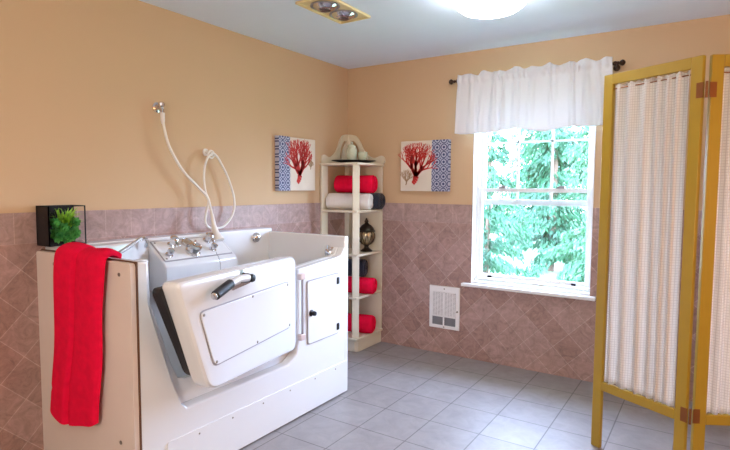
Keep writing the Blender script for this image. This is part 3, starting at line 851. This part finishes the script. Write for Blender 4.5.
# things on the shelf
def roll(label, c, ang, L, r, mat, group, seed, tilt=0):
    rnd = random.Random(seed); n = 44
    d = Vector((math.cos(ang), math.sin(ang), 0)); s = Vector((-d.y, d.x, 0)); up = Vector((0, 0, 1))
    c = Vector(c)
    turns = 3.2; th = r / (turns + .8)
    outer = MB(); rings = []
    prof = [(-.5, .80), (-.492, .93), (-.47, .985), (-.3, 1.0), (0, .985), (.3, 1.0), (.47, .985), (.492, .93), (.5, .80)]
    ph = rnd.uniform(0, 6)
    for t, k in prof:
        ring = []
        for i in range(n):
            a = 2 * PI * i / n
            lump = 1 + .03 * math.sin(2 * a + ph) + .02 * math.sin(3 * a + t * 5)
            step = .05 * ((i / n))                           # the loose end of the roll
            rr = r * k * lump * (.965 + step)
            zz = max(-r * .93, rr * math.sin(a))
            ring.append(c + d * (L * t) + s * (rr * math.cos(a)) + up * zz)
        rings.append(ring)
    outer.loft(rings)
    # spiral layers showing at both ends
    for e in (-1, 1):
        pts = []
        for i in range(64):
            a = i / 63 * turns * 2 * PI; rr = th * .35 + (r * .80 - th * .35) * i / 63
            pts.append(c + d * (L * .5 * e) + s * rr * math.cos(a) + up * rr * math.sin(a))
        outer.tube(pts, th * .42, 6)
    o = outer.build('rolled_towel', mat, None, loc=tuple(c - up * r), angle=60)
    tag(o, label, 'towel', group)
    return o
Q = PI / 4
G = 'rolled towels on the corner shelf'
zt = lev[3] + .019
roll('white rolled towel at the front of the upper shelf', (.205, -.262, zt + .070), .32, .38, .073, M['white_terry'], G, 1)
roll('black rolled towel sticking out beside the white one', (.265, -.098, zt + .072), .10, .31, .073, M['navy'], G, 2)
roll('red rolled towel lying on top of the white and black ones', (.215, -.185, zt + .219), .20, .35, .080, M['red'], G, 3)
zt = lev[1] + .019
roll('red rolled towel underneath the navy one, below the lantern shelf', (.250, -.235, zt + .070), .25, .35, .073, M['red'], G, 4)
roll('dark navy rolled towel stacked on a red one, below the lantern shelf', (.185, -.22, zt + .070 + .143), .30, .28, .078, M['navy'], G, 5)
zt = lev[0] + .019
roll('red rolled towel on the bottom shelf just above the plinth', (.235, -.24, zt + .076), .28, .36, .079, M['red'], G, 6)
# lantern
lc = (.308, -.150, lev[2] + .019)
lt = thing('moroccan_lantern', 'dark pierced metal lantern with a glass globe on the middle shelf', 'lantern', lc)
MB().lathe([(.052, 0), (.052, .010), (.040, .018), (.022, .030), (.018, .045), (.026, .055), (.040, .064)], lc, 24).build('foot', M['lantern'], lt)
MB().lathe([(.036, .062), (.056, .085), (.070, .120), (.072, .150), (.062, .178)], lc, 24).build('globe', M['lantern_glass'], lt)
b = MB()
for k in range(10):
    a = 2 * PI * k / 10
    b.tube([(lc[0] + r_ * math.cos(a + tw_), lc[1] + r_ * math.sin(a + tw_), lc[2] + z_) for r_, z_, tw_ in ((.038, .062, 0), (.058, .085, .1), (.072, .120, .2), (.074, .150, .3), (.064, .178, .4))], .0032, 6)
    b.tube([(lc[0] + r_ * math.cos(a - tw_), lc[1] + r_ * math.sin(a - tw_), lc[2] + z_) for r_, z_, tw_ in ((.038, .062, 0), (.058, .085, .1), (.072, .120, .2), (.074, .150, .3), (.064, .178, .4))], .0032, 6)
b.build('cage', M['lantern'], lt)
MB().lathe([(.076, .172), (.078, .180), (.066, .188), (.060, .205), (.040, .228), (.020, .240), (.014, .252), (.020, .260), (.012, .272), (.004, .290)], lc, 24).build('lid', M['lantern'], lt)
# tray, jar and cup on top
TZ = lev[4] + .019
tc_ = Vector((.215, -.215, TZ))
Tt = Matrix.Translation(tc_) @ Matrix.Rotation(Q, 4, 'Z') @ Matrix.Diagonal((1.35, .85, 1, 1))
tr = MB().lathe([(.07, .0), (.075, .006), (.105, .012), (.142, .024), (.144, .027), (.105, .017), (.07, .011)], n=36, T=Tt).build('serving_tray', M['black_plastic'], None, loc=tuple(tc_))
tag(tr, 'black oval tray on top of the corner shelf', 'tray')
jc = tc_ + Vector((.7071, .7071, 0)) * -.020 + Vector((0, 0, .0135)) + Vector((.010, -.010, 0))
jar = thing('ginger_jar', 'tall pale green lidded jar on the black tray', 'jar', tuple(jc))
MB().lathe([(.030, 0), (.032, .006), (.040, .030), (.047, .070), (.048, .095), (.040, .118), (.032, .124), (.030, .128)], jc, 24).build('body', M['celadon'], jar)
MB().lathe([(.034, .128), (.035, .134), (.024, .146), (.010, .150), (.010, .156), (.013, .163), (.006, .170)], jc, 24).build('lid', M['celadon'], jar)
cc = tc_ + Vector((.7071, .7071, 0)) * .075 + Vector((0, 0, .0145)) + Vector((.012, -.012, 0))
cup = thing('tea_cup', 'short pale green handleless cup beside the lidded jar', 'cup', tuple(cc))
MB().lathe([(.026, 0), (.028, .004), (.040, .030), (.043, .060), (.041, .078), (.038, .078), (.039, .058), (.034, .030), (.010, .008)], cc, 24).build('body', M['celadon'], cup)
MB().lathe([(.043, .0765), (.044, .080), (.042, .083), (.037, .080)], cc, 24).build('rim', M['celadon'], cup)

# ------------------------------------------------------------------ ceiling fixtures
cl = thing('ceiling_light', 'round glowing white dome light on the ceiling', 'ceiling light', (1.757, -1.16, H))
lc = (1.757, -1.16, H)
MB().lathe([(.135, 0), (.140, -.010), (.130, -.018), (.10, -.018)], lc, 48).build('rim', M['brass'], cl)
MB().lathe([(.125, -.012), (.155, -.020), (.184, -.038), (.192, -.058), (.184, -.080), (.152, -.104), (.10, -.121), (.05, -.129), (.001, -.131)], lc, 48).build('shade', M['dome'], cl)
cx0, cx1, cy0, cy1 = .748, .982, -1.590, -1.146
hl = thing('heat_lamp_unit', 'ivory ceiling heat lamp panel with two silvered bulbs', 'heat lamp', (.865, -1.37, H))
holes = [(.865, -1.46), (.865, -1.275)]
b = MB().box(cx0, cx1, cy0, cy1, H - .006, H)
b.box(cx0, cx1, cy0, cy0 + .012, H - .016, H).box(cx0, cx1, cy1 - .012, cy1, H - .016, H).box(cx0, cx0 + .012, cy0, cy1, H - .016, H).box(cx1 - .012, cx1, cy0, cy1, H - .016, H)
b.build('housing', M['ivory'], hl, bevel=.003)
for (x, y) in holes:
    MB().lathe([(.086, -.006), (.088, -.012), (.080, -.014), (.076, -.0075)], (x, y, H), 28).build('bulb_ring', M['gap'], hl)
    bb = MB().lathe([(.074, -.0065), (.074, -.010), (.066, -.020), (.050, -.030), (.030, -.036), (.001, -.038)], (x, y, H), 28).build('bulb', M['bulb'], hl)
    MB().lathe([(.034, -.0352), (.030, -.0385), (.016, -.041), (.001, -.042)], (x, y, H), 20).build('bulb_tip', M['bulb_face'], bb)

# ------------------------------------------------------------------ folding screen
fs = thing('folding_screen', 'olive gold folding screen with white gathered fabric panels', 'room divider', (2.72, -1.15, 0))
SH = 1.955
def screen_panel(p0, p1, tag_):
    p0, p1 = Vector((*p0, 0)), Vector((*p1, 0)); L = (p1 - p0).length
    d = (p1 - p0) / L; a = math.atan2(d.y, d.x)
    T = Matrix.Translation(p0) @ Matrix.Rotation(a, 4, 'Z')
    st, th = .052, .011
    for x in (0, L - st): MB().box(x, x + st, -th, th, 0, SH, T=T).build('stile', M['olive'], fs, bevel=.003)
    MB().box(st, L - st, -th, th, SH - .052, SH, T=T).build('rail', M['olive'], fs, bevel=.003)
    MB().box(st, L - st, -th, th, .315, .362, T=T).build('rail', M['olive'], fs, bevel=.003)
    # gathered fabric
    rnd = random.Random(len(tag_)); ph = [rnd.uniform(0, 6.28) for _ in range(6)]
    x0, x1 = st + .004, L - st - .004; nx, nz = 120, 50; z0, z1 = .366, SH - .056
    rows, uv = [], []
    for k in range(nz + 1):
        z = z0 + (z1 - z0) * k / nz; t = k / nz; row = []
        for i in range(nx + 1):
            u = i / nx
            e = max(math.exp(-t / .02), math.exp(-(1 - t) / .025))
            fold = math.sin(u * 40 + 1.6 * math.sin(u * 7 + ph[0]) + .5 * math.sin(t * 3 + ph[1]))
            fold2 = math.sin(u * 24 + ph[2] + 1.2 * math.sin(u * 11 + ph[3]))
            w = (.0120 * fold + .006 * fold2) * (1 - .4 * e) + .0022 * math.sin(u * 160 + ph[4]) * e
            zz = z + (.004 * math.sin(u * 70 + ph[5]) if k in (0, nz) else 0)
            row.append(T @ Vector((x0 + (x1 - x0) * u, w, zz)))
            uv.append((u * (x1 - x0) * 1.5, z))
        rows.append(row)
    MB().loft(rows, closed=False).build('fabric_panel', M['waffle'], fs, solidify=.001, angle=80, uv=uv)
    MB().tube([T @ Vector((st, 0, SH - .075)), T @ Vector((L - st, 0, SH - .075))], .003, 6).build('curtain_wire', M['brass'], fs)
    return T, L
HP = (2.752, -1.225)
screen_panel((2.318, -.985), HP, 'a')
screen_panel((2.774, -1.214), (3.20, -.97), 'bb')
for z in (1.805, 1.05, .355):
    b = MB().tube([(HP[0] + .012, HP[1] - .014, z - .035), (HP[0] + .012, HP[1] - .014, z + .035)], .0055, 10)
    T1 = Matrix.Translation((HP[0], HP[1], z)) @ Matrix.Rotation(math.atan2(HP[1] + .985, HP[0] - 2.318), 4, 'Z')
    if z != 1.05: b.build('hinge', M['brass'], fs); 
    else: b.bm.free(); continue
    MB().box(-.024, .006, -.0125, -.0108, -.033, .033, T=T1).build('hinge_leaf', M['brass'], fs)
    T2 = Matrix.Translation((2.774, -1.214, z)) @ Matrix.Rotation(math.atan2(-.97 + 1.214, 3.20 - 2.774), 4, 'Z')
    MB().box(-.006, .024, -.0125, -.0108, -.033, .033, T=T2).build('hinge_leaf', M['brass'], fs)

# ------------------------------------------------------------------ lights
w = bpy.data.worlds.new('World'); sc.world = w; w.use_nodes = True
nt = w.node_tree; bg = nt.nodes['Background']
tcw = N(nt, 'ShaderNodeTexCoord'); spw = N(nt, 'ShaderNodeSeparateXYZ'); nt.links.new(tcw.outputs['Generated'], spw.inputs['Vector'])
rp = N(nt, 'ShaderNodeValToRGB'); nt.links.new(spw.outputs['Z'], rp.inputs['Fac'])
rp.color_ramp.elements[0].position = 0; rp.color_ramp.elements[0].color = (.22, .24, .30, 1)
rp.color_ramp.elements[1].position = .16; rp.color_ramp.elements[1].color = (.57, .71, 1.0, 1)
e_ = rp.color_ramp.elements.new(.42); e_.color = (.57, .71, 1.0, 1)
e_ = rp.color_ramp.elements.new(.80); e_.color = (.30, .39, .60, 1)
nt.links.new(rp.outputs['Color'], bg.inputs['Color'])
bg.inputs['Strength'].default_value = 62.0
def area(name, loc, rot, sx, sy, energy, col, portal=False):
    l = bpy.data.lights.new(name, 'AREA'); l.shape = 'RECTANGLE'; l.size = sx; l.size_y = sy; l.energy = energy; l.color = col
    o = bpy.data.objects.new(name, l); C.objects.link(o); o.location = loc; o.rotation_euler = rot
    if portal: l.cycles.is_portal = True
    return o
area('window_portal', ((WX0 + WX1) / 2, .16, (WZ0 + WZ1) / 2), (-PI / 2, 0, 0), WX1 - WX0, WZ1 - WZ0, 1, (1, 1, 1), True)
def bulb(name, loc, energy, r, col):
    l = bpy.data.lights.new(name, 'POINT'); l.energy = energy; l.shadow_soft_size = r; l.color = col
    o = bpy.data.objects.new(name, l); C.objects.link(o); o.location = loc
    return o
bulb('rear_fill_light', (2.7, -5.2, 1.60), 112, .14, (1, .93, .84))  # unseen fill added behind the camera to lift the ceiling and walls
bulb('right_warm_fill', (3.65, -2.3, 1.35), 22, .12, (1, .50, .22))  # unseen warm light added at the right to turn the screen panel orange

# ------------------------------------------------------------------ camera
cam = bpy.data.cameras.new('camera'); co = bpy.data.objects.new('camera', cam); C.objects.link(co)
cam.sensor_width = 36; cam.sensor_fit = 'HORIZONTAL'; cam.lens = 26.0943; cam.clip_start = .02
R = Matrix(((0.8354410592784438, 0.549548446993722, 0.005894139334983788), (-0.04369837892276007, 0.05573317714207481, 0.997488979711141), (-0.547840020581953, 0.8336008141625334, -0.07057616082167412)))
RT = Matrix((R[0], R[1], -R[2])).transposed()
co.matrix_world = Matrix.Translation((2.80855, -3.97921, 1.37443)) @ RT.to_4x4()
sc.camera = co
vs = sc.view_settings
vs.view_transform = 'Standard'; vs.look = 'None'; vs.gamma = 1; vs.use_curve_mapping = False; vs.exposure = 0.22
